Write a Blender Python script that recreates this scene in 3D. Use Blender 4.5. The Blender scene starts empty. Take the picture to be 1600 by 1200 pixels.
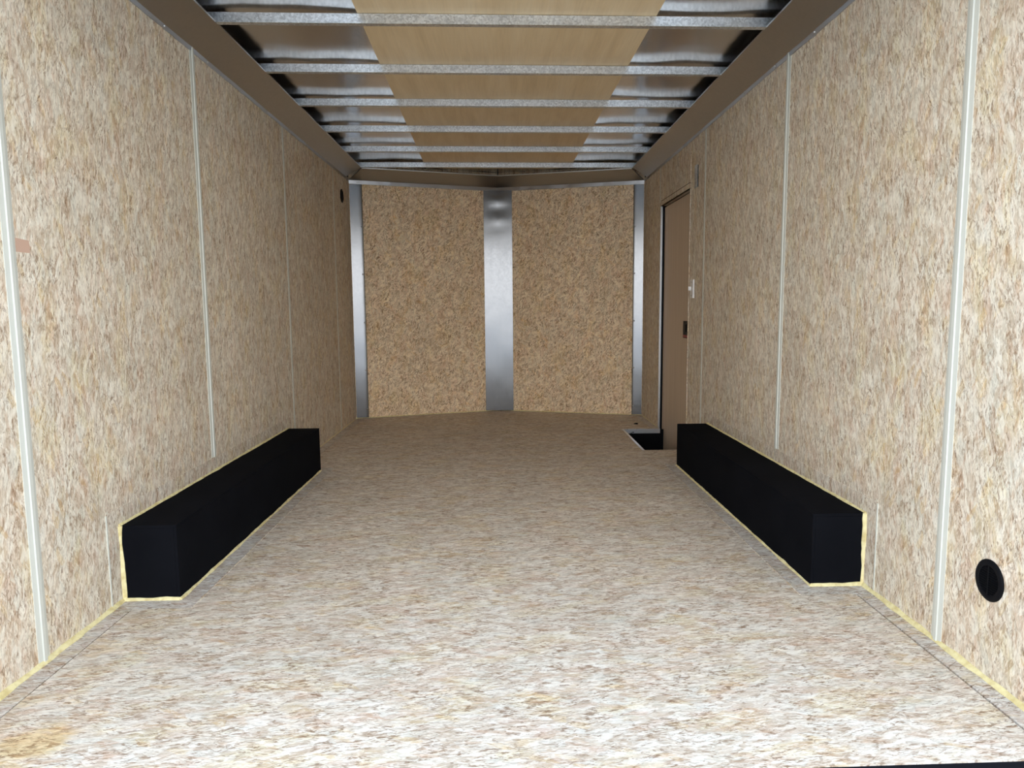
import bpy, bmesh, math, random
from mathutils import Vector, Matrix, noise
random.seed(4)
S = bpy.context.scene
C = S.collection

# ------------------------------------------------------------------ camera
cam_d = bpy.data.cameras.new('camera')
cam_d.sensor_fit = 'HORIZONTAL'; cam_d.sensor_width = 36.0
cam_d.lens = 1157.86 / 1600 * 36.0
cam_d.shift_x = -29.14 / 1600; cam_d.shift_y = 12.29 / 1600
cam_d.clip_start = 0.02; cam_d.clip_end = 500
cam = bpy.data.objects.new('camera', cam_d); C.objects.link(cam)
yaw, pitch, roll = 0.0406, 0.1154, -0.0058
F = Vector((math.sin(yaw)*math.cos(pitch), math.cos(yaw)*math.cos(pitch), -math.sin(pitch)))
R0 = Vector((math.cos(yaw), -math.sin(yaw), 0)); U0 = R0.cross(F)
R1 = math.cos(roll)*R0 + math.sin(roll)*U0; U1 = -math.sin(roll)*R0 + math.cos(roll)*U0
M = Matrix((R1, U1, -F)).transposed().to_4x4(); M.translation = (0.0066, 0, 0.9403)
cam.matrix_world = M
S.camera = cam

# ------------------------------------------------------------------ daylight and exposure
w = bpy.data.worlds.new('world'); S.world = w; w.use_nodes = True
nt = w.node_tree; nt.nodes.clear()
wo = nt.nodes.new('ShaderNodeOutputWorld'); bg = nt.nodes.new('ShaderNodeBackground')
geo = nt.nodes.new('ShaderNodeTexCoord'); sep = nt.nodes.new('ShaderNodeSeparateXYZ'); rp = nt.nodes.new('ShaderNodeValToRGB')
nt.links.new(geo.outputs['Generated'], sep.inputs[0]); nt.links.new(sep.outputs['Z'], rp.inputs[0])
rp.color_ramp.elements[0].position = 0.0; rp.color_ramp.elements[0].color = (1.0, 1.0, 1.0, 1)
rp.color_ramp.elements[1].position = 0.8; rp.color_ramp.elements[1].color = (0.46, 0.60, 0.82, 1)
nt.links.new(rp.outputs[0], bg.inputs['Color']); bg.inputs['Strength'].default_value = 4.85
nt.links.new(bg.outputs[0], wo.inputs[0])
S.view_settings.view_transform = 'Standard'; S.view_settings.look = 'None'
S.view_settings.gamma = 1; S.view_settings.use_curve_mapping = False
S.view_settings.exposure = 0.0
S.cycles.max_bounces = 9; S.cycles.diffuse_bounces = 7; S.cycles.glossy_bounces = 6

# ------------------------------------------------------------------ materials
def newmat(name, col=(.5,.5,.5), rough=.5, metal=0.0, spec=None):
    m = bpy.data.materials.new(name); m.use_nodes = True
    b = m.node_tree.nodes['Principled BSDF']
    b.inputs['Base Color'].default_value = (*col, 1); b.inputs['Roughness'].default_value = rough
    b.inputs['Metallic'].default_value = metal
    if spec is not None: b.inputs['Specular IOR Level'].default_value = spec
    return m, m.node_tree, b

def N(nt, t, **kw):
    n = nt.nodes.new(t)
    for k, v in kw.items():
        if k in n.inputs: n.inputs[k].default_value = v
        else: setattr(n, k, v)
    return n
def mathn(nt, op, a, b=None, c=None, clamp=False):
    n = nt.nodes.new('ShaderNodeMath'); n.operation = op; n.use_clamp = clamp
    for i, v in enumerate((a, b, c)):
        if v is None: continue
        if isinstance(v, (int, float)): n.inputs[i].default_value = v
        else: nt.links.new(v, n.inputs[i])
    return n.outputs[0]
def mix(nt, fac, a, b, mode='MIX'):
    n = nt.nodes.new('ShaderNodeMix'); n.data_type = 'RGBA'; n.blend_type = mode
    for s, v in ((n.inputs[0], fac), (n.inputs[6], a), (n.inputs[7], b)):
        if isinstance(v, (int, float)): s.default_value = v
        elif isinstance(v, tuple): s.default_value = (*v, 1)
        else: nt.links.new(v, s)
    return n.outputs[2]
def ramp(nt, src, stops, interp='LINEAR'):
    n = nt.nodes.new('ShaderNodeValToRGB'); n.color_ramp.interpolation = interp
    e = n.color_ramp.elements
    while len(e) < len(stops): e.new(.5)
    for el, (p, c) in zip(e, stops): el.position = p; el.color = (*c, 1)
    nt.links.new(src, n.inputs[0]); return n.outputs[0]

def osb(name, axis, tint=(1, 1, 1), dark=1.0, seed=0.0, plane='x', wild=0.35, fine=1.0):
    """oriented strand board: overlapping pale strands lying mostly along `axis`, brown dashes, painted shadow lines at lifted strand edges"""
    m, nt, b = newmat(name, rough=.62, spec=.25)
    tc = N(nt, 'ShaderNodeTexCoord'); sx = N(nt, 'ShaderNodeSeparateXYZ'); nt.links.new(tc.outputs['Object'], sx.inputs[0])
    cb = N(nt, 'ShaderNodeCombineXYZ')                      # (along the strands, across them)
    i, j = {'x': (0, 1), 'z': (2, 1), 'n': (2, 0)}[plane]
    nt.links.new(sx.outputs[i], cb.inputs[0]); nt.links.new(sx.outputs[j], cb.inputs[1])
    def noise2(vec, detail=2.0, rgh=.6, scale=1.0):
        n = N(nt, 'ShaderNodeTexNoise', Scale=scale, Detail=detail, Roughness=rgh); n.noise_dimensions = '2D'
        nt.links.new(vec, n.inputs['Vector']); return n
    n0 = noise2(cb.outputs[0], 2.0, .5, 9.0)
    sub = N(nt, 'ShaderNodeVectorMath', operation='SUBTRACT'); nt.links.new(n0.outputs['Color'], sub.inputs[0]); sub.inputs[1].default_value = (.5, .5, .5)
    sc = N(nt, 'ShaderNodeVectorMath', operation='SCALE'); nt.links.new(sub.outputs[0], sc.inputs[0]); sc.inputs['Scale'].default_value = .07*wild
    add = N(nt, 'ShaderNodeVectorMath', operation='ADD'); nt.links.new(cb.outputs[0], add.inputs[0]); nt.links.new(sc.outputs[0], add.inputs[1])
    def field(long_, cross, ang, off):
        mp = N(nt, 'ShaderNodeMapping'); mp.vector_type = 'TEXTURE'   # rotate first, stretch after
        mp.inputs['Rotation'].default_value = (0, 0, ang)
        mp.inputs['Scale'].default_value = (1/(long_*fine), 1/(cross*fine), 1)
        mp.inputs['Location'].default_value = (off*.37+seed, off*.53+seed*.7, 0)
        nt.links.new(add.outputs[0], mp.inputs['Vector']); return mp.outputs[0]
    def cells(vec, edge=False):
        v = N(nt, 'ShaderNodeTexVoronoi', Scale=1.0, Randomness=1.0); v.voronoi_dimensions = '2D'
        if edge: v.feature = 'DISTANCE_TO_EDGE'
        nt.links.new(vec, v.inputs['Vector'])
        if edge: return v.outputs['Distance']
        sp = N(nt, 'ShaderNodeSeparateColor'); nt.links.new(v.outputs['Color'], sp.inputs[0])
        return sp
    pal = [(0, (.56,.46,.37)), (.10, (.65,.565,.47)), (.38, (.71,.64,.55)), (.62, (.745,.685,.60)), (.86, (.79,.74,.665)), (1, (.86,.825,.76))]
    k = wild/.35
    f1, f2, f3 = field(17, 52, .0, 0), field(15, 64, .40*k, 3.3), field(20, 58, -.46*k, 7.1)
    s1, s2, s3 = cells(f1), cells(f2), cells(f3)
    c1 = ramp(nt, s1.outputs[0], pal); c2 = ramp(nt, s2.outputs[0], pal); c3 = ramp(nt, s3.outputs[1], pal)
    c = mix(nt, mathn(nt, 'GREATER_THAN', s2.outputs[2], .55), c1, c2)
    c = mix(nt, mathn(nt, 'GREATER_THAN', s3.outputs[2], .68), c, c3)
    pk = mathn(nt, 'GREATER_THAN', s1.outputs[1], .86); c = mix(nt, mathn(nt, 'MULTIPLY', pk, .38), c, (.62,.46,.37))
    gr = mathn(nt, 'LESS_THAN', s1.outputs[1], .14); c = mix(nt, mathn(nt, 'MULTIPLY', gr, .4), c, (.76,.77,.73))
    st = mathn(nt, 'GREATER_THAN', s3.outputs[0], .97); c = mix(nt, mathn(nt, 'MULTIPLY', st, .45), c, (.74,.57,.32))
    g = noise2(field(26, 210, .06, 1.2), 4.0, .7)
    gm = N(nt, 'ShaderNodeMapRange'); gm.inputs['From Min'].default_value = .28; gm.inputs['From Max'].default_value = .72
    gm.inputs['To Min'].default_value = .76; gm.inputs['To Max'].default_value = 1.14; nt.links.new(g.outputs[0], gm.inputs[0])
    c = mix(nt, 1.0, c, gm.outputs[0], 'MULTIPLY')
    # patches of pink, straw and grey strands
    n6 = noise2(field(4.5, 10, .2, 31.0), 4.0); sp6 = N(nt, 'ShaderNodeSeparateColor'); nt.links.new(n6.outputs['Color'], sp6.inputs[0])
    for ch, colr, am in ((0, (1.0,.925,.895), .7), (1, (1.0,.95,.80), .9), (2, (.90,.92,.91), .8)):
        fz = ramp(nt, sp6.outputs[ch], [(.52, (0,0,0)), (.64, (1,1,1))])
        c = mix(nt, mathn(nt, 'MULTIPLY', fz, am), c, mix(nt, 1.0, c, colr, 'MULTIPLY'))
    # crooked dark lines: thin shadows of lifted strand edges, painted into the colour
    nm = noise2(field(30, 60, .1, 52), 2.0)
    fl = mathn(nt, 'MULTIPLY', mathn(nt, 'LESS_THAN', cells(f2, True), .055), ramp(nt, nm.outputs[0], [(.53, (0,0,0)), (.57, (1,1,1))]))
    c = mix(nt, mathn(nt, 'MULTIPLY', fl, .6*dark), c, (.24,.155,.10))
    # short brown dashes and pale dashes, gathered in loose clusters
    cl = noise2(field(8, 16, .3, 61.0), 2.0, .6)
    cl = mathn(nt, 'MULTIPLY_ADD', ramp(nt, cl.outputs[0], [(.38, (0,0,0)), (.62, (1,1,1))]), .85, .25)
    for lo_, cr_, an_, of_, th_, am_ in ((34, 130, .36, 14.0, .605, .72), (42, 165, -.42, 21.0, .615, .70), (22, 105, .12, 27.0, .63, .8)):
        gd = noise2(field(lo_, cr_, an_*k, of_), 2.0, .65)
        fd = ramp(nt, gd.outputs[0], [(th_, (0,0,0)), (th_+.035, (1,1,1))])
        c = mix(nt, mathn(nt, 'MULTIPLY', mathn(nt, 'MULTIPLY', fd, cl), am_*dark), c, (.27,.18,.115))
        gl = ramp(nt, gd.outputs[0], [(.35, (1,1,1)), (.39, (0,0,0))])
        c = mix(nt, mathn(nt, 'MULTIPLY', gl, .42), c, (.92,.885,.82))
    gl2 = noise2(field(13, 38, .5*k, 71.0), 3.0, .6)
    c = mix(nt, mathn(nt, 'MULTIPLY', ramp(nt, gl2.outputs[0], [(.60, (0,0,0)), (.63, (1,1,1))]), .45), c, (.87,.84,.765))
    c = mix(nt, mathn(nt, 'MULTIPLY', ramp(nt, gl2.outputs[0], [(.36, (1,1,1)), (.40, (0,0,0))]), .40), c, (.56,.45,.35))
    # rare bark flecks and darker whole strands, ragged
    g4 = noise2(field(17, 62, .25*k, 12.0), 4.0, .75)
    c = mix(nt, mathn(nt, 'MULTIPLY', ramp(nt, g4.outputs[0], [(.675, (0,0,0)), (.69, (1,1,1))]), .75), c, (.19,.115,.07))
    n7 = noise2(field(9, 30, -.15, 41.0), 3.0, .65)
    fz = ramp(nt, n7.outputs[0], [(.61, (0,0,0)), (.66, (1,1,1))]); c = mix(nt, mathn(nt, 'MULTIPLY', fz, .6), c, mix(nt, 1.0, c, (.80,.66,.56), 'MULTIPLY'))
    # broad unevenness
    n5 = noise2(cb.outputs[0], 2.0, .5, 2.2)
    c = mix(nt, 1.0, c, mathn(nt, 'MULTIPLY_ADD', n5.outputs[0], .2, .9), 'MULTIPLY')
    c = mix(nt, 1.0, c, tuple(tint), 'MULTIPLY')
    if name == 'osb_floor':                                 # one resin-stained spot by the left rear corner
        dv = N(nt, 'ShaderNodeVectorMath', operation='DISTANCE'); dv.inputs[1].default_value = (-1.03, 1.555, 0)
        nt.links.new(cb.outputs[0], dv.inputs[0])
        e_ = mathn(nt, 'ADD', dv.outputs['Value'], mathn(nt, 'MULTIPLY', mathn(nt, 'SUBTRACT', n7.outputs[0], .5), .12))
        c = mix(nt, mathn(nt, 'MULTIPLY', ramp(nt, e_, [(.05, (1,1,1)), (.09, (0,0,0))]), .85), c, mix(nt, 1.0, c, (.93,.76,.47), 'MULTIPLY'))
    nt.links.new(c, b.inputs['Base Color'])
    hs = mathn(nt, 'SUBTRACT', mathn(nt, 'MULTIPLY_ADD', s1.outputs[0], .5, g.outputs[0]), mathn(nt, 'MULTIPLY', fl, .8))
    bp = N(nt, 'ShaderNodeBump', Strength=.35, Distance=.0008); nt.links.new(hs, bp.inputs['Height']); nt.links.new(bp.outputs[0], b.inputs['Normal'])
    return m

TF = (1.03, 1.0, .97); TW = (1.0, .96, .90)
MAT = {}
MAT['osb_floor'] = osb('osb_floor', 'X', (.925, .885, .815), 1.0, 0, 'x', .25, 1.0)
MAT['osb_border'] = osb('osb_border', 'X', (.86, .85, .83), 1.0, 5, 'x')
MAT['osb_wall'] = osb('osb_wall', 'Z', (.96, .92, .825), .85, 2, 'z')
MAT['osb_wall_b'] = osb('osb_wall_b', 'Z', (.96, .92, .825), .85, 31, 'z')
MAT['osb_wall_border'] = osb('osb_wall_border', 'Z', (.92, .88, .80), 1.0, 9, 'z')
MAT['osb_front'] = osb('osb_front', 'Z', (1.22, 1.06, .82), 1.1, 17, 'n', .7)
MAT['substrate'] = newmat('substrate', (.10, .07, .05), .9)[0]

def metal(name, col, rough, wave=0.0, wscale=3.0, stretch=(1,1,1), wdist=.02, spangle=0.0):
    m, nt, b = newmat(name, col, rough, 1.0)
    tc = N(nt, 'ShaderNodeTexCoord'); mp = N(nt, 'ShaderNodeMapping'); mp.inputs['Scale'].default_value = stretch
    nt.links.new(tc.outputs['Object'], mp.inputs['Vector'])
    n1 = N(nt, 'ShaderNodeTexNoise', Scale=60.0, Detail=4.0); nt.links.new(mp.outputs[0], n1.inputs['Vector'])
    mr = N(nt, 'ShaderNodeMapRange'); mr.inputs['To Min'].default_value = max(.02, rough*.7); mr.inputs['To Max'].default_value = rough*1.35
    nt.links.new(n1.outputs[0], mr.inputs[0]); nt.links.new(mr.outputs[0], b.inputs['Roughness'])
    if spangle:
        v = N(nt, 'ShaderNodeTexVoronoi', Scale=140.0); nt.links.new(tc.outputs['Object'], v.inputs['Vector'])
        sp = N(nt, 'ShaderNodeSeparateColor'); nt.links.new(v.outputs['Color'], sp.inputs[0])
        n3 = N(nt, 'ShaderNodeTexNoise', Scale=9.0, Detail=5.0, Roughness=.7); nt.links.new(tc.outputs['Object'], n3.inputs['Vector'])
        k = mathn(nt, 'MULTIPLY_ADD', sp.outputs[0], spangle, 1-spangle)
        k = mathn(nt, 'MULTIPLY', k, mathn(nt, 'MULTIPLY_ADD', n3.outputs[0], .5, .72))
        nt.links.new(mix(nt, 1.0, tuple(col), k, 'MULTIPLY'), b.inputs['Base Color'])
    if wave:
        n2 = N(nt, 'ShaderNodeTexNoise', Scale=wscale, Detail=1.5); nt.links.new(mp.outputs[0], n2.inputs['Vector'])
        bp = N(nt, 'ShaderNodeBump', Strength=wave, Distance=wdist); nt.links.new(n2.outputs[0], bp.inputs['Height']); nt.links.new(bp.outputs[0], b.inputs['Normal'])
    return m
MAT['soffit'] = metal('soffit_aluminium', (.43, .42, .40), .38, .15, 2.0)
MAT['lip'] = metal('lip_aluminium', (.50, .50, .50), .35, .6, 6.0)
MAT['post'] = metal('mill_finish_aluminium', (.19, .193, .197), .20, .12, 4.0, (1, 1, .9), .01)
MAT['roof'] = metal('roof_sheet_metal', (.70, .68, .66), .19, .25, 1.4, (1, 2.5, 1), .03)
MAT['galv'] = metal('galvanised_steel', (.90, .93, .94), .42, 0, spangle=.35)
MAT['alum_edge'] = metal('aluminium_edging', (.72, .74, .76), .3)
MAT['screw'] = metal('screw_steel', (.55, .55, .55), .3)

def black(name, col, rough, bump=.15):
    m, nt, b = newmat(name, col, rough, 0, .03)
    tc = N(nt, 'ShaderNodeTexCoord'); n = N(nt, 'ShaderNodeTexNoise', Scale=90.0, Detail=5.0); nt.links.new(tc.outputs['Object'], n.inputs['Vector'])
    bp = N(nt, 'ShaderNodeBump', Strength=bump, Distance=.001); nt.links.new(n.outputs[0], bp.inputs['Height']); nt.links.new(bp.outputs[0], b.inputs['Normal'])
    n2 = N(nt, 'ShaderNodeTexNoise', Scale=5.0, Detail=4.0); nt.links.new(tc.outputs['Object'], n2.inputs['Vector'])
    v = mathn(nt, 'MULTIPLY_ADD', n2.outputs[0], .8, .6)
    nt.links.new(mix(nt, 1.0, tuple(col), v, 'MULTIPLY'), b.inputs['Base Color'])
    return m
MAT['black_box'] = black('black_painted_wood', (.0054, .0058, .0076), .85)
MAT['black_plastic'] = black('black_plastic', (.008, .008, .009), .35, .05)
MAT['black_rubber'] = black('black_sill', (.008, .009, .012), .6)
MAT['well_black'] = black('black_step_metal', (.006, .006, .007), .7)
MAT['red'] = newmat('red_plastic', (.25, .012, .015), .4)[0]
MAT['strand'] = newmat('reddish_strand', (.56,.37,.27), .6)[0]
MAT['white_plastic'] = newmat('white_plastic', (.78, .76, .72), .4)[0]

# ivory plastic seam strips
m, nt, b = newmat('seam_plastic', (.60, .605, .53), .42)
MAT['strip'] = m
# yellow expanding sealant
m, nt, b = newmat('yellow_sealant', (.78, .67, .33), .6)
tc = N(nt, 'ShaderNodeTexCoord'); n = N(nt, 'ShaderNodeTexNoise', Scale=45.0, Detail=3.0); nt.links.new(tc.outputs['Object'], n.inputs['Vector'])
nt.links.new(ramp(nt, n.outputs[0], [(.3, (.62,.50,.22)), (.6, (.80,.71,.38))]), b.inputs['Base Color']); MAT['foam'] = m
# plywood
m, nt, b = newmat('ceiling_plywood', (.6, .45, .25), .55)
tc = N(nt, 'ShaderNodeTexCoord'); mp = N(nt, 'ShaderNodeMapping'); mp.inputs['Scale'].default_value = (9, .9, 3); nt.links.new(tc.outputs['Object'], mp.inputs[0])
n = N(nt, 'ShaderNodeTexNoise', Scale=1.6, Detail=6.0, Roughness=.6, Distortion=.6); nt.links.new(mp.outputs[0], n.inputs['Vector'])
c = ramp(nt, n.outputs[0], [(.3, (.69,.52,.29)), (.5, (.76,.59,.35)), (.7, (.80,.64,.40))])
mp2 = N(nt, 'ShaderNodeMapping'); mp2.inputs['Scale'].default_value = (160, 5, 5); nt.links.new(tc.outputs['Object'], mp2.inputs[0])
n2 = N(nt, 'ShaderNodeTexNoise', Scale=1.0, Detail=3.0); nt.links.new(mp2.outputs[0], n2.inputs['Vector'])
c = mix(nt, 1.0, c, mathn(nt, 'MULTIPLY_ADD', n2.outputs[0], .16, .92), 'MULTIPLY')
v = N(nt, 'ShaderNodeTexVoronoi', Scale=3.1); nt.links.new(tc.outputs['Object'], v.inputs['Vector'])
kn = mathn(nt, 'LESS_THAN', v.outputs['Distance'], .016); c = mix(nt, mathn(nt, 'MULTIPLY', kn, .6), c, (.25,.14,.06))
nt.links.new(c, b.inputs['Base Color']); MAT['ply'] = m
# brown door skin
m, nt, b = newmat('brown_door_skin', (.42, .31, .22), .5)
tc = N(nt, 'ShaderNodeTexCoord'); mp = N(nt, 'ShaderNodeMapping'); mp.inputs['Scale'].default_value = (20, 20, .6); nt.links.new(tc.outputs['Object'], mp.inputs[0])
n = N(nt, 'ShaderNodeTexNoise', Scale=2.0, Detail=5.0); nt.links.new(mp.outputs[0], n.inputs['Vector'])
nt.links.new(ramp(nt, n.outputs[0], [(.3, (.53,.405,.285)), (.7, (.60,.475,.345))]), b.inputs['Base Color']); MAT['door'] = m
# pavement outside
m, nt, b = newmat('concrete_pavement', (.4, .4, .39), .85)
tc = N(nt, 'ShaderNodeTexCoord'); n = N(nt, 'ShaderNodeTexNoise', Scale=3.0, Detail=8.0); nt.links.new(tc.outputs['Object'], n.inputs['Vector'])
nt.links.new(ramp(nt, n.outputs[0], [(.3, (.47,.46,.44)), (.7, (.56,.55,.52))]), b.inputs['Base Color']); MAT['ground'] = m
MAT['shell'] = newmat('trailer_shell', (.02, .019, .018), .7)[0]

# ------------------------------------------------------------------ mesh helpers
def link(name, me, parent=None):
    o = bpy.data.objects.new(name, me); C.objects.link(o)
    if parent is not None: o.parent = parent
    return o
def build(name, bm, mat, parent=None, bevel=0, smooth=False):
    if bevel:
        bmesh.ops.bevel(bm, geom=[e for e in bm.edges if len(e.link_faces) == 2 and e.calc_face_angle(0) > .5], offset=bevel, segments=2, affect='EDGES', profile=.5)
    bmesh.ops.recalc_face_normals(bm, faces=bm.faces)
    me = bpy.data.meshes.new(name); bm.to_mesh(me); bm.free()
    me.materials.append(MAT[mat])
    if smooth:
        for p in me.polygons: p.use_smooth = True
        me.set_sharp_from_angle(angle=.7)
    return link(name, me, parent)
def add_box(bm, x0, x1, y0, y1, z0, z1):
    vs = [bm.verts.new((x, y, z)) for z in (z0, z1) for x, y in ((x0,y0),(x1,y0),(x1,y1),(x0,y1))]
    for f in ((0,3,2,1),(4,5,6,7),(0,1,5,4),(1,2,6,5),(2,3,7,6),(3,0,4,7)): bm.faces.new([vs[i] for i in f])
def box(name, mat, x0, x1, y0, y1, z0, z1, parent=None, bevel=0):
    bm = bmesh.new(); add_box(bm, x0, x1, y0, y1, z0, z1); return build(name, bm, mat, parent, bevel)
def add_prism(bm, pts, d):
    """closed 3D polygon `pts` extruded by the vector d"""
    a = [bm.verts.new(p) for p in pts]; b = [bm.verts.new(Vector(p)+Vector(d)) for p in pts]
    bm.faces.new(a); bm.faces.new(b[::-1])
    for i in range(len(a)):
        j = (i+1) % len(a); bm.faces.new((a[i], b[i], b[j], a[j]))
def prism(name, mat, pts, d, parent=None, bevel=0):
    bm = bmesh.new(); add_prism(bm, pts, d); return build(name, bm, mat, parent, bevel)
def sweep(name, mat, prof, p0, p1, up, parent=None, smooth=False):
    """profile [(side, out)] swept straight from p0 to p1; `up` = outward normal of the surface it lies on"""
    p0, p1, n = Vector(p0), Vector(p1), Vector(up).normalized(); t = (p1-p0).normalized(); s = t.cross(n)
    bm = bmesh.new(); add_prism(bm, [p0 + s*a + n*b for a, b in prof], p1-p0)
    return build(name, bm, mat, parent, 0, smooth)
def bead(name, mat, path, r, n1, n2, parent=None, seed=0, step=.02):
    """hand-run sealant bead: irregular quarter-round in the corner between normals n1 and n2"""
    bm = bmesh.new(); n1, n2 = Vector(n1), Vector(n2); prev = None; k = 7
    pts = []
    for a, b in zip(path[:-1], path[1:]):
        a, b = Vector(a), Vector(b); n = max(2, int((b-a).length/step))
        for i in range(n): pts.append(a.lerp(b, i/n))
    pts.append(Vector(path[-1]))
    for p in pts:
        q = p*9 + Vector((seed, seed*2, 0)); rr = r*(1 + .45*noise.noise(q) + .2*noise.noise(q*4))
        ra = rr*(1 + .35*noise.noise(q*2.3+Vector((9,0,0)))); rb = rr*(1 + .35*noise.noise(q*2.3+Vector((0,7,0))))
        ring = [bm.verts.new(p - n1*.001 - n2*.001)]
        for j in range(k):
            an = j/(k-1)*math.pi/2; bul = .78 + .22*abs(math.cos(2*an))
            ring.append(bm.verts.new(p + n1*math.cos(an)*ra*bul + n2*math.sin(an)*rb*bul))
        if prev:
            for j in range(len(ring)):
                jj = (j+1) % len(ring); bm.faces.new((prev[j], prev[jj], ring[jj], ring[j]))
        else: bm.faces.new(ring[::-1])
        prev = ring
    bm.faces.new(prev)
    return build(name, bm, mat, parent, 0, True)
def struct(o, label=None):
    o['kind'] = 'structure'
    if label: o['label'] = label
    return o
def empty(name, loc):
    o = bpy.data.objects.new(name, None); o.location = loc; o.empty_display_size = .1; C.objects.link(o); return o
def thing(o, label, cat, group=None):
    o['label'] = label; o['category'] = cat
    if group: o['group'] = group
    return o
def under(parent, *objs):
    """parent objects modelled in world coordinates to an Empty standing at its own place"""
    inv = Matrix.Translation(-parent.location)
    for o in objs:
        o.parent = parent; o.matrix_parent_inverse = inv
    return objs[0] if len(objs) == 1 else objs

W = 1.22; Y0 = 1.394; YC = 6.28; YN = 6.684; ZW = 2.10
BY0, BY1, BX, BH = 2.36, 4.262, 1.04, .248        # wheel boxes
EY0, EY1, EX, EH = 2.287, 4.33, .975, .305         # masked border round them
SY0, SY1, SX = 4.735, 5.545, .937                  # step well
DY0, DY1, DZ = 4.77, 5.62, 1.675                   # side door
TH = .012; slope = (YN-YC)/W
ynose = lambda x: YN - slope*abs(x)

# ------------------------------------------------------------------ ground
bm = bmesh.new(); add_box(bm, -40, 40, -60, 20, -.75, -.62)
struct(build('ground', bm, 'ground'), 'pale concrete pavement outside the open rear of the trailer')

# ------------------------------------------------------------------ floor
bm = bmesh.new()
def flat(bm, pts, z0, z1): add_prism(bm, [(x, y, z0) for x, y in pts], (0, 0, z1-z0))
flat(bm, [(-1.26,Y0+.002),(1.26,Y0+.002),(1.26,SY0-.004),(-1.26,SY0-.004)], -.045, -TH)
flat(bm, [(-1.26,SY0-.004),(SX-.004,SY0-.004),(SX-.004,SY1+.004),(-1.26,SY1+.004)], -.045, -TH)
flat(bm, [(-1.26,SY1+.004),(1.26,SY1+.004),(1.26,YC),(0,YN+.03),(-1.26,YC)], -.045, -TH)
floor = struct(build('floor', bm, 'substrate'), 'strand board floor of the trailer')
g = .0022; ix = 1.157; nb = .068
yn = lambda x: ynose(x) - nb
pts = [(-ix,Y0),(ix,Y0),(ix,EY0),(EX,EY0),(EX,EY1),(ix,EY1),(ix,SY0),(SX,SY0),(SX,SY1),(ix,SY1),(ix,yn(ix)),(0,yn(0)),(-ix,yn(ix)),(-ix,EY1),(-EX,EY1),(-EX,EY0),(-ix,EY0)]
prism('floor_panel', 'osb_floor', [(x,y,-TH) for x,y in pts], (0,0,TH), floor)
def bs(x0, x1, y0, y1, lab=None):
    o = box('border_strip', 'osb_border', min(x0,x1), max(x0,x1), y0, y1, -TH, -.0004, floor); return o
for s in (-1, 1):
    gg = .0065 if s > 0 else .004
    bs(s*(ix+gg), s*W, Y0, EY0-.003)
    bs(s*(EX+.003), s*W, EY0+.003, BY0)
    bs(s*(EX+.003), s*BX, BY0, BY1)
    bs(s*(EX+.003), s*W, BY1, EY1-.003)
    if s > 0: bs(ix+.003, W, EY1, SY0); bs(ix+.003, W, SY1, yn(W)-.002)
    else: bs(-(ix+.003), -W, EY1, yn(W)-.002)
    prism('border_strip', 'osb_border', [(0,YN-nb+.004,-TH),(0,YN,-TH),(s*W,YC,-TH),(s*W,yn(W)+.004,-TH)], (0,0,TH-.0004), floor)
# thin glue line standing along the edge of the masked border beside the boxes
for s in (-1, 1):
    box('glue_line', 'osb_wall_border', min(s*(EX-.002),s*(EX+.0015)), max(s*(EX-.002),s*(EX+.0015)), EY0, EY1, -.004, .0016, floor)
# yellow sealant in the joint of floor and walls
for s in (-1, 1):
    nx = (-s, 0, 0)
    bead('sealant_bead', 'foam', [(s*W, Y0, 0), (s*W, BY0-.005, 0)], .0105, nx, (0,0,1), floor, 3+s)
    if s < 0: bead('sealant_bead', 'foam', [(s*W, BY1, 0), (s*W, YC, 0)], .004, nx, (0,0,1), floor, 7)
    else: bead('sealant_bead', 'foam', [(s*W, BY1, 0), (s*W, SY0, 0)], .004, nx, (0,0,1), floor, 9); bead('sealant_bead', 'foam', [(s*W, SY1+.06, 0), (s*W, YC, 0)], .004, nx, (0,0,1), floor, 11)
    bead('sealant_bead', 'foam', [(s*W, YC, 0), (0, YN, 0)], .007, (0,-1,0), (0,0,1), floor, 5+s)
# step well with its aluminium edging
well = bmesh.new(); zb = -.24; wx = 1.30
add_box(well, SX, wx, SY0, SY1, zb-.01, zb)
add_box(well, SX-.004, SX, SY0, SY1, zb, -.0005); add_box(well, SX-.004, wx, SY1, SY1+.004, zb, -.0005); add_box(well, SX-.004, wx, SY0-.004, SY0, zb, -.0005)
well = build('step_well', well, 'well_black', floor)
well['label'] = 'black recessed step in the floor in front of the side door'
prism('edge_trim', 'alum_edge', [(SX-.012,SY0-.004,0),(SX-.012,SY0-.004,.0025),(SX+.004,SY0-.004,.0025),(SX+.004,SY0-.004,-.03),(SX+.0015,SY0-.004,-.03),(SX+.0015,SY0-.004,0)], (0,SY1-SY0+.02,0), well)
prism('edge_trim', 'alum_edge', [(SX+.004,SY1+.005,0),(SX+.004,SY1+.005,.003),(SX+.004,SY1-.004,.003),(SX+.004,SY1-.004,-.03),(SX+.004,SY1-.0015,-.03),(SX+.004,SY1-.0015,0)], (W-SX-.006,0,0), well)

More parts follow.
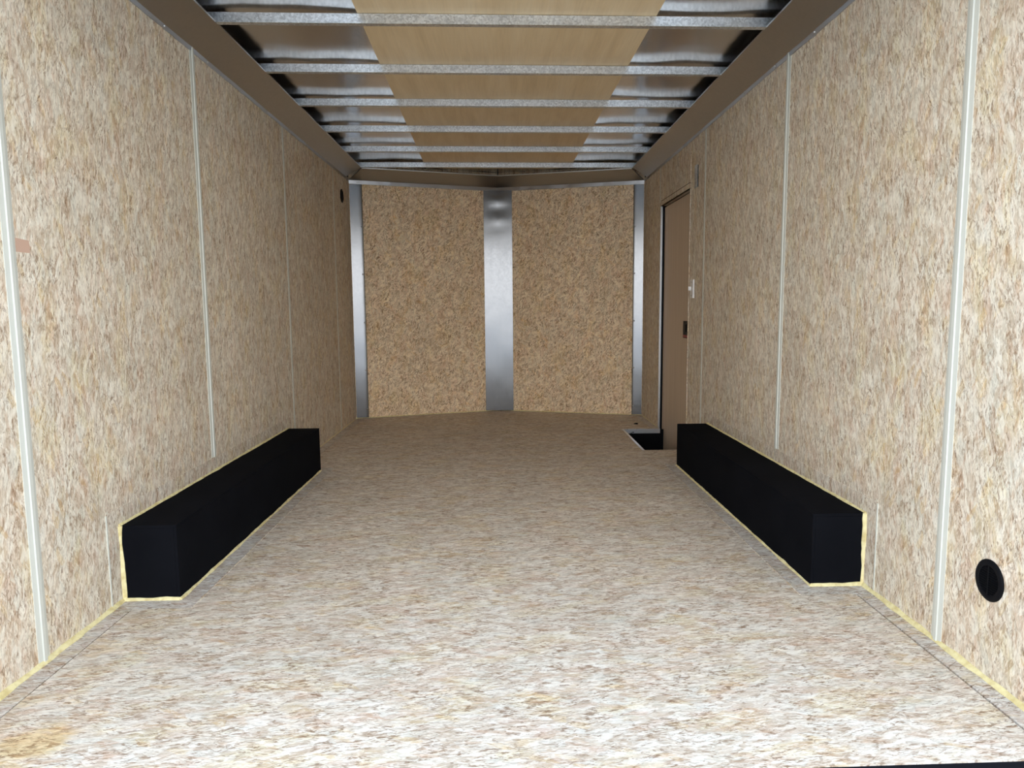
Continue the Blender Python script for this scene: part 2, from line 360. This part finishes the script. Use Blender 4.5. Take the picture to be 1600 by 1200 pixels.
# ------------------------------------------------------------------ side walls
def wall(side, s, seams):
    xs = (s*(W+.012), s*(W+.04)); x0, x1 = min(xs), max(xs)
    bm = bmesh.new()
    if s < 0: add_box(bm, x0, x1, Y0, YC, -.045, ZW+.03)
    else:
        add_box(bm, x0, x1, Y0, DY0-.03, -.045, ZW+.03); add_box(bm, x0, x1, DY1+.03, YC, -.045, ZW+.03); add_box(bm, x0, x1, DY0-.03, DY1+.03, DZ+.03, ZW+.03)
    wl = struct(build('wall_'+side, bm, 'shell'), 'strand board %s side wall of the trailer' % side)
    ys = [Y0] + seams + [YC+.002]
    xa = s*W; d = (s*.012, 0, 0)
    for k, (a, b) in enumerate(zip(ys[:-1], ys[1:])):
        a, b = a+.0015, b-.0015; mt = 'osb_wall' if k % 2 == 0 else 'osb_wall_b'
        if s > 0 and a < DY0 < b:
            pts = [(a,0),(DY0,0),(DY0,DZ),(DY1,DZ),(DY1,0),(b,0),(b,1.99),(a,1.99)]
        else: pts = [(a,0),(b,0),(b,1.99),(a,1.99)]
        prism('wall_panel', mt, [(xa,y,z) for y,z in pts], d, wl)
    return wl
LS = [1.936, 3.163, 4.413, 5.69]; RS = [1.936, 3.172, 4.423, 5.655]
wl = wall('left', -1, LS); wr = wall('right', 1, RS)
prof = [(-.023,0),(-.023,.0022),(-.008,.0042),(-.006,.0072),(.006,.0072),(.008,.0042),(.023,.0022),(.023,0)]
pthin = [(-.014,0),(-.013,.0012),(-.004,.0022),(.004,.0022),(.013,.0012),(.014,0)]
for s, seams, wo_ in ((-1, LS, wl), (1, RS, wr)):
    for k, y in enumerate(seams):
        z0 = EH+.004 if EY0 < y < EY1 else .004
        if s > 0 and k == 3: z0 = DZ+.03
        sweep('seam_strip', 'strip', prof if k < 2 else pthin, (s*W, y, z0), (s*W, y, 2.0), (-s,0,0), wo_)
# masked border of bare board round each wheel box, and its thin edge
for s, wo_ in ((-1, wl), (1, wr)):
    xw = s*W; d = (-s*.0012, 0, 0)
    prism('border_strip', 'osb_wall_border', [(xw,EY0,.002),(xw,BY0-.001,.002),(xw,BY0-.001,BH+.001),(xw,BY1+.001,BH+.001),(xw,BY1+.001,.002),(xw,EY1,.002),(xw,EY1,EH),(xw,EY0,EH)], d, wo_)
    box('edge_strip', 'strip', min(xw,xw-s*.003), max(xw,xw-s*.003), EY0-.003, EY0+.002, .01, EH-.004, wo_)
# door side batten: narrow board between the door and the next seam
box('seam_strip', 'osb_wall_border', W-.004, W, DY0-.022, DY0-.014, 0, 1.9, wr)

# single reddish strand lying flush in the board beside the first left seam
prism('wood_strand', 'strand', [(-W,1.962,1.085),(-W,2.02,1.085),(-W,2.018,1.117),(-W,1.963,1.12)], (.0004,0,0), wl)
# ------------------------------------------------------------------ front wall (v-nose)
bm = bmesh.new()
add_prism(bm, [(-W-.04,YC+.01,-.045),(0,YN+.014,-.045),(W+.04,YC+.01,-.045),(W+.04,YC+.06,-.045),(0,YN+.06,-.045),(-W-.04,YC+.06,-.045)], (0,0,ZW+.07))
wf = struct(build('wall_front', bm, 'shell'), 'v-shaped front wall of the trailer')
for s in (-1, 1):
    prism('wall_panel', 'osb_front', [(s*W,YC,0),(s*.004,ynose(.004),0),(s*.004,ynose(.004),ZW),(s*W,YC,ZW)], (0,.010,0), wf)

# ------------------------------------------------------------------ metal trims
def screw(parent, p, n):
    bm = bmesh.new(); n = Vector(n).normalized()
    rot = Vector((0,0,1)).rotation_difference(n).to_matrix().to_4x4(); rot.translation = p
    bmesh.ops.create_cone(bm, cap_ends=True, segments=10, radius1=.0075, radius2=.004, depth=.004, matrix=rot)
    return build('screw', bm, 'screw', parent)
def soffit(idx, s):
    # folded sheet from the wall up to the roof bows
    P = [(W,1.962),(W-.0025,1.962),(W-.0035,1.976),(1.096,2.050),(1.094,2.0505),(1.094,2.058),(1.0965,2.058),(1.098,2.0535),(W,1.981)]
    o = prism('trim_%d' % idx, 'soffit', [(s*x, Y0, z) for x, z in P], (0, YC-.13-Y0, 0))
    struct(o, 'grey aluminium cove trim along the top of the %s wall' % ('left' if s < 0 else 'right'))
    # the bent lip behind it, uneven where it was pressed to the board
    bm = bmesh.new(); prev = None
    y = Y0
    while y < YC-.01:
        e = .004*noise.noise(Vector((y*6, s*4, 0))) + .003*noise.noise(Vector((y*21, s, 3)))
        o1 = .003 + .003*abs(noise.noise(Vector((y*4, s*9, 5))))
        ring = [bm.verts.new((s*(W-o1), y, 1.961+e)), bm.verts.new((s*(W-.0045-o1*.4), y, 1.979))]
        ring += [bm.verts.new((s*W, y, 1.961+e)), bm.verts.new((s*W, y, 1.979))]
        if prev:
            bm.faces.new((prev[0],prev[1],ring[1],ring[0])); bm.faces.new((prev[0],ring[0],ring[2],prev[2])); bm.faces.new((prev[1],prev[3],ring[3],ring[1])); bm.faces.new((prev[2],ring[2],ring[3],prev[3]))
        prev = ring; y += .03
    l = build('lip', bm, 'lip', o)
    for k in range(12):
        screw(o, Vector((s*(W-.007), 1.7+k*.405, 1.971)), (-s, 0, -.1))
    # hemmed bright end where it is mitred with the nose trim
    prism('mitre_tab', 'lip', [(s*1.104,YC-.47,2.0475),(s*1.096,YC-.47,2.0525),(s*1.096,YC-.13,2.0525),(s*1.108,YC-.13,2.045)], (0,0,.0012), o)
    return o
soffit(1, -1); soffit(2, 1)
def nose_soffit(idx, s):
    # runs along the nose wall; top edge at z 2.05, lower edge at 1.977
    d = Vector((-s*W, YN-YC, 0)).normalized(); n = Vector((-s*d.y*0, -1, 0))
    nn = Vector((d.y*(-s)*-1, 0, 0))
    nrm = Vector((0,0,1)).cross(d); nrm = nrm if nrm.y < 0 else -nrm
    a = Vector((s*W, YC, 0)); b = Vector((0, YN, 0))
    def q(p, off, z, kk): return Vector((p.x, p.y, z)) + nrm*off + kk
    bm = bmesh.new()
    P = [(.0015,1.942),(.004,1.942),(.004,1.972),(.125,2.050),(.127,2.058),(.124,2.058),(.122,2.0535),(.0015,1.977)]
    ra = []; rb = []
    for off, z in P:
        # near the side wall: stop on the mitre; at the nose: stop on the centre plane x=0
        A = a + nrm*off; B = b + nrm*off
        tb = (0 - B.x)/d.x; B = B + d*tb
        xw = s*(W - off*1.0); ta = (xw - A.x)/d.x; A = A + d*ta
        ra.append(bm.verts.new((A.x, A.y, z))); rb.append(bm.verts.new((B.x, B.y, z)))
    bm.faces.new(ra); bm.faces.new(rb[::-1])
    for i in range(len(ra)):
        j = (i+1) % len(ra); bm.faces.new((ra[i], rb[i], rb[j], ra[j]))
    o = struct(build('trim_%d' % idx, bm, 'soffit'), 'grey aluminium cove trim above the %s front panel' % ('left' if s < 0 else 'right'))
    A = a + nrm*.0045; B = b + nrm*.0045
    l = prism('lip', 'lip', [(A.x,A.y,1.944),(B.x,B.y,1.944),(B.x,B.y,1.973),(A.x,A.y,1.973)], tuple(nrm*.0012), o)
    screw(o, a + d*.07 + nrm*.0065 + Vector((0,0,1.958)), nrm)
    return o
nose_soffit(3, -1); nose_soffit(4, 1)
def post(idx, s, wdt):
    d = Vector((-s*W, YN-YC, 0)).normalized(); nrm = Vector((0,0,1)).cross(d); nrm = nrm if nrm.y < 0 else -nrm
    a = Vector((s*W, YC, 0)) + d*.012
    bm = bmesh.new(); nz = 40
    prev = None
    for i in range(nz+1):
        z = .006 + (1.94-.006)*i/nz
        row = []
        for k, t in enumerate((0, 0, .02, .04, .06, wdt-.004, wdt, wdt)):
            wv = .0006*noise.noise(Vector((t*14, z*5, idx)))
            y = YC - .003 + t*.19 + wv
            if k in (0, 7): y = ynose(W-t) - .0005
            if k == 6: y += .0015
            row.append(bm.verts.new((s*(W-.004-t), y, z)))
        if prev:
            for j in range(len(row)-1): bm.faces.new((prev[j], prev[j+1], row[j+1], row[j]))
        prev = row
    o = struct(build('trim_%d' % idx, bm, 'post', None, 0, True), 'shiny aluminium corner strip at the %s end of the front wall' % ('left' if s < 0 else 'right'))
    for z in (1.60, 1.21, .81, .41, .08): screw(o, Vector((s*(W-.004-wdt+.011), YC-.003+(wdt-.011)*.19-.002, z)), (0,-1,0))
    return o
post(5, -1, .098); post(6, 1, .082)
# centre ridge post
bm = bmesh.new(); nz = 60; prev = None; hw = .124
for i in range(nz+1):
    z = .006 + (1.945-.006)*i/nz; row = []
    for x in (-hw, -hw, -.09, -.05, -.012, -.004, .004, .012, .05, .09, hw, hw):
        k = len(row); off = .0005 if k in (0, 11) else .005
        wv = .0007*noise.noise(Vector((x*11, z*4.5, 2))) if abs(x) not in (hw,) else 0
        top = max(0, (z-1.55)/.4); wv += .0035*top*math.sin(z*38)*(1-abs(x)/hw)*(1 if abs(x) < hw else 0)
        y = (ynose(hw) - .0005 if k in (0, 11) else ynose(hw) - .006 + (hw-max(abs(x),.003))*.035 - wv - (.0009 if abs(x) < .005 else 0))
        row.append(bm.verts.new((x-.003, y, z)))
    if prev:
        for j in range(len(row)-1): bm.faces.new((prev[j], prev[j+1], row[j+1], row[j]))
    prev = row
cp = struct(build('trim_7', bm, 'post', None, 0, True), 'shiny folded aluminium post in the middle of the front wall')
for z in (1.62, 1.21, .81, .41):
    for s in (-1, 1): screw(cp, Vector((s*(hw-.012)-.003, ynose(hw-.012)-.006, z)), (-s*.3, -1, 0))

# ------------------------------------------------------------------ ceiling
ZP = 2.092                                  # top of the bows, underside of the plywood
bows = [2.507, 3.126, 3.745, 4.338, 4.955, 5.567, 6.172]
bm = bmesh.new(); nx, ny = 130, 260; grid = []
for j in range(ny+1):
    y = Y0 + (YN-.01-Y0)*j/ny; row = []
    for i in range(nx+1):
        x = -1.235 + 2.47*i/nx
        wv = .004 + .008*noise.noise(Vector((x*3.3, y*1.3, 1.3))) + .002*noise.noise(Vector((x*6, y*2.4, 8)))
        row.append(bm.verts.new((x, y, ZP + .006 + max(-.003, wv))))
    grid.append(row)
for j in range(ny):
    for i in range(nx): bm.faces.new((grid[j][i], grid[j+1][i], grid[j+1][i+1], grid[j][i+1]))
ceil = struct(build('ceiling', bm, 'roof', None, 0, True), 'shiny sheet metal roof skin with a plywood strip')
box('roof_deck', 'shell', -1.27, 1.27, Y0-.05, YN+.08, ZP+.035, ZP+.06, ceil)
prism('plywood_panel', 'ply', [(-.515,Y0,ZP-.001),(.665,Y0,ZP-.001),(.607,6.42,ZP-.001),(-.598,6.42,ZP-.001)], (0,0,.005), ceil)
names = ['nearest galvanised steel roof bow, over the rear opening', 'galvanised steel roof bow crossing the top of the picture, first one in view', 'second galvanised steel roof bow in view from the rear opening', 'third galvanised steel roof bow in view from the rear opening',
         'fourth galvanised steel roof bow in view from the rear opening', 'fifth galvanised steel roof bow in view, last but one before the front wall', 'farthest galvanised steel roof bow, right above the front wall cove trim']
def bow(y, k):
    d = .030; z0 = 2.052; t = .0016
    dy0 = y-d
    # open channel: near web, bottom flange with a small hem, top flange
    P = [(dy0,z0),(y,z0),(y,z0+.007),(y-t,z0+.007),(y-t,z0+t),(dy0+t,z0+t),(dy0+t,ZP-.003-t),(y+.012,ZP-.003-t),(y+.012,ZP-.003),(dy0,ZP-.003)]
    bm = bmesh.new(); L = 1.215; n = 40; prev = None
    for i in range(n+1):
        x = -L + 2*L*i/n; tilt = (x)*.0035
        row = [bm.verts.new((x, yy + .0012*noise.noise(Vector((x*2, k*3, 0))), zz + .0006*noise.noise(Vector((x*3, k, 5))))) for yy, zz in P]
        if prev:
            for j in range(len(P)):
                jj = (j+1) % len(P); bm.faces.new((prev[j], prev[jj], row[jj], row[j]))
        else: bm.faces.new(row)
        prev = row
    bm.faces.new(prev[::-1])
    return build('roof_bow', bm, 'galv')
for k, y in enumerate(bows):
    if k == 0: lab = names[0]
    thing(bow(y, k), names[k], 'roof bow')

# ------------------------------------------------------------------ rear frame and sill
sill = box('trim_8', 'black_rubber', -1.26, 1.26, Y0-.08, Y0-.001, -.16, -.002, None, .004); struct(sill, 'black threshold at the rear edge of the floor')
bm = bmesh.new(); add_box(bm, -1.27, -1.2, Y0-.06, Y0-.001, -.1, 2.15); add_box(bm, 1.2, 1.27, Y0-.06, Y0-.001, -.1, 2.15); add_box(bm, -1.27, 1.27, Y0-.06, Y0-.001, 1.98, 2.15)
struct(build('trim_9', bm, 'lip'), 'rear door frame of the trailer')

# ------------------------------------------------------------------ side door
XD = 1.246
door = struct(empty('door_1', (XD, (DY0+DY1)/2, -.1)), 'plain brown side door')
objs = []
objs.append(box('door_panel', 'door', XD, XD+.03, DY0+.004, DY1-.014, -.2, DZ-.012, None, .002))
objs.append(box('jamb', 'alum_edge', W-.003, W+.0115, DY1-.0035, DY1+.006, -.05, DZ+.001))
objs.append(box('jamb', 'alum_edge', W-.001, XD+.034, DY0-.006, DY0+.001, -.05, DZ+.001))
objs.append(box('jamb', 'osb_wall_border', W, XD+.034, DY0+.001, DY1-.0035, DZ, DZ+.004))
objs.append(box('weather_seal', 'black_plastic', W+.0117, XD+.034, DY1-.0135, DY1+.006, -.2, DZ))
objs.append(box('weather_seal', 'black_plastic', XD+.012, XD+.034, DY0+.0012, DY1-.004, DZ-.0119, DZ-.0002))
la = box('latch', 'black_plastic', XD-.012, XD-.0002, 4.815, 4.945, .722, .835, None, .004); objs.append(la)
under(door, *objs)
r_ = box('latch_lever', 'black_plastic', XD-.020, XD-.0121, 4.845, 4.915, .765, .815, None, .003); r_.parent = la
r_ = box('latch_catch', 'red', XD-.016, XD-.0121, 4.83, 4.93, .727, .743, None, .002); r_.parent = la
for o in (r_,): o['label'] = 'dark red catch'
# channel of the header board over the door
box('header_groove', 'substrate', W-.0012, W, DY0-.02, DY1-.01, DZ+.035, DZ+.039, wr)

# ------------------------------------------------------------------ wheel boxes
def wheel_box(s, label):
    root = empty('wheel_box', (s*(W+BX)/2, (BY0+BY1)/2, 0)); thing(root, label, 'wheel box')
    xa, xb = sorted((s*BX, s*(W-.0015))); e = .0006
    t = .009
    xi = s*BX; xin = s*(BX+t)
    parts = [box('top_panel', 'black_box', xa, xb, BY0, BY1, BH-t, BH, None, .0012),
             box('side_panel', 'black_box', min(xi,xin), max(xi,xin), BY0, BY1, .0005, BH-t-e, None, .0012),
             box('end_panel', 'black_box', min(xin+s*e, s*(W-.0015)), max(xin+s*e, s*(W-.0015)), BY0, BY0+t, .0005, BH-t-e, None, .0012),
             box('end_panel', 'black_box', min(xin+s*e, s*(W-.0015)), max(xin+s*e, s*(W-.0015)), BY1-t, BY1, .0005, BH-t-e, None, .0012)]
    xw = s*(W-.0015)
    parts.append(bead('sealant_bead', 'foam', [(s*BX,BY0,0),(s*(W-.004),BY0,0)], .0085, (0,-1,0), (0,0,1), None, s+1))
    parts.append(bead('sealant_bead', 'foam', [(xw,BY0,.006),(xw,BY0,BH)], .0085, (0,-1,0), (-s,0,0), None, s+2))
    parts.append(bead('sealant_bead', 'foam', [(xw,BY0-.004,BH),(xw,BY1,BH)], .0065, (-s,0,0), (0,0,1), None, s+3))
    parts.append(bead('sealant_bead', 'foam', [(s*BX,BY0-.003,0),(s*BX,BY1,0)], .006, (-s,0,0), (0,0,1), None, s+4))
    under(root, *parts)
wheel_box(-1, 'long black wheel box on the floor along the left wall')
wheel_box(1, 'long black wheel box on the floor along the right wall, behind the side door')

# ------------------------------------------------------------------ round vents
def disc_ring(bm, c, s, prof, n=48):
    """lathe prof [(radius, out)] round the x axis at c, facing -s"""
    prev = None
    rings = []
    for r, o in prof:
        rings.append([bm.verts.new((c[0]-s*o, c[1]+r*math.cos(2*math.pi*i/n), c[2]+r*math.sin(2*math.pi*i/n))) for i in range(n)])
    for a, b in zip(rings[:-1], rings[1:]):
        for i in range(n):
            j = (i+1) % n; bm.faces.new((a[i], a[j], b[j], b[i]))
    return rings
def vent(s, y, z, label):
    c = (s*W, y, z); root = empty('round_vent', c); thing(root, label, 'vent')
    bm = bmesh.new(); disc_ring(bm, c, s, [(.0525,.0002),(.0525,.003),(.050,.0055),(.040,.0065),(.0365,.0045),(.0365,.0002),(.0525,.0002)])
    parts = [build('flange', bm, 'black_plastic', None, 0, True)]
    bm = bmesh.new(); bmesh.ops.create_circle(bm, cap_ends=True, segments=32, radius=.037, matrix=Matrix.Translation((c[0]-s*.0006,c[1],c[2])) @ Matrix.Rotation(math.pi/2, 4, 'Y'))
    parts.append(build('backing', bm, 'well_black'))
    for k in range(11):
        zz = -.030 + k*.006; h = math.sqrt(max(0, .0365**2 - zz*zz))
        bm = bmesh.new(); x = c[0]-s*.0012
        add_prism(bm, [(x, y-h, z+zz-.0014), (x-s*.004, y-h, z+zz-.003), (x-s*.0045, y-h, z+zz-.0022), (x, y-h, z+zz)], (0, 2*h, 0))
        parts.append(build('slat', bm, 'black_plastic'))
    parts.append(box('centre_bar', 'black_plastic', min(c[0]-s*.0045,c[0]-s*.0066), max(c[0]-s*.0045,c[0]-s*.0066), y-.0016, y+.0016, z-.036, z+.036))
    under(root, *parts)
vent(1, 1.7315, .2545, 'black round louvred vent low on the right wall, near the camera')
vent(-1, 5.985, 1.803, 'black round vent high on the left wall, by the front corner')

# ------------------------------------------------------------------ switch and bracket beside the door
sw = thing(empty('light_switch', (W, 4.655, 1.04)), 'white toggle light switch on the right wall beside the brown door', 'switch')
pl = box('switch_plate', 'white_plastic', W-.010, W-.0002, 4.62, 4.69, .983, 1.099, None, .002)
tg = box('toggle', 'white_plastic', W-.026, W-.0101, 4.664, 4.676, 1.032, 1.056, None, .002)
under(sw, pl, tg)
for z in (1.0, 1.082):
    o = screw(None, Vector((W-.0105, 4.655, z)), (-1,0,0)); under(sw, o)
br = thing(empty('wall_bracket', (W, 4.61, 1.72)), 'narrow grey metal plate high on the right wall above the light switch', 'bracket')
under(br, box('face_plate', 'galv', W-.0085, W-.0066, 4.572, 4.632, 1.652, 1.79, None, .0006),
      box('box_body', 'black_plastic', W-.0065, W-.0002, 4.576, 4.628, 1.656, 1.786, None, .001))

# ------------------------------------------------------------------ small debris
def lump(name, p, r, sx, mat, label, cat):
    bm = bmesh.new(); bmesh.ops.create_icosphere(bm, subdivisions=2, radius=r)
    for v in bm.verts:
        v.co *= 1 + .35*noise.noise(v.co*(1.5/r)); v.co.x *= sx; v.co.z = max(v.co.z*.6, -r*.05)
    o = build(name, bm, mat, None, 0, True); o.location = p; thing(o, label, cat); return o
lump('debris_lump', (1.083, 5.80, .001), .016, 1.2, 'black_plastic', 'small black lump on the floor between the step well and the front corner', 'debris')
bpy.context.view_layer.update()
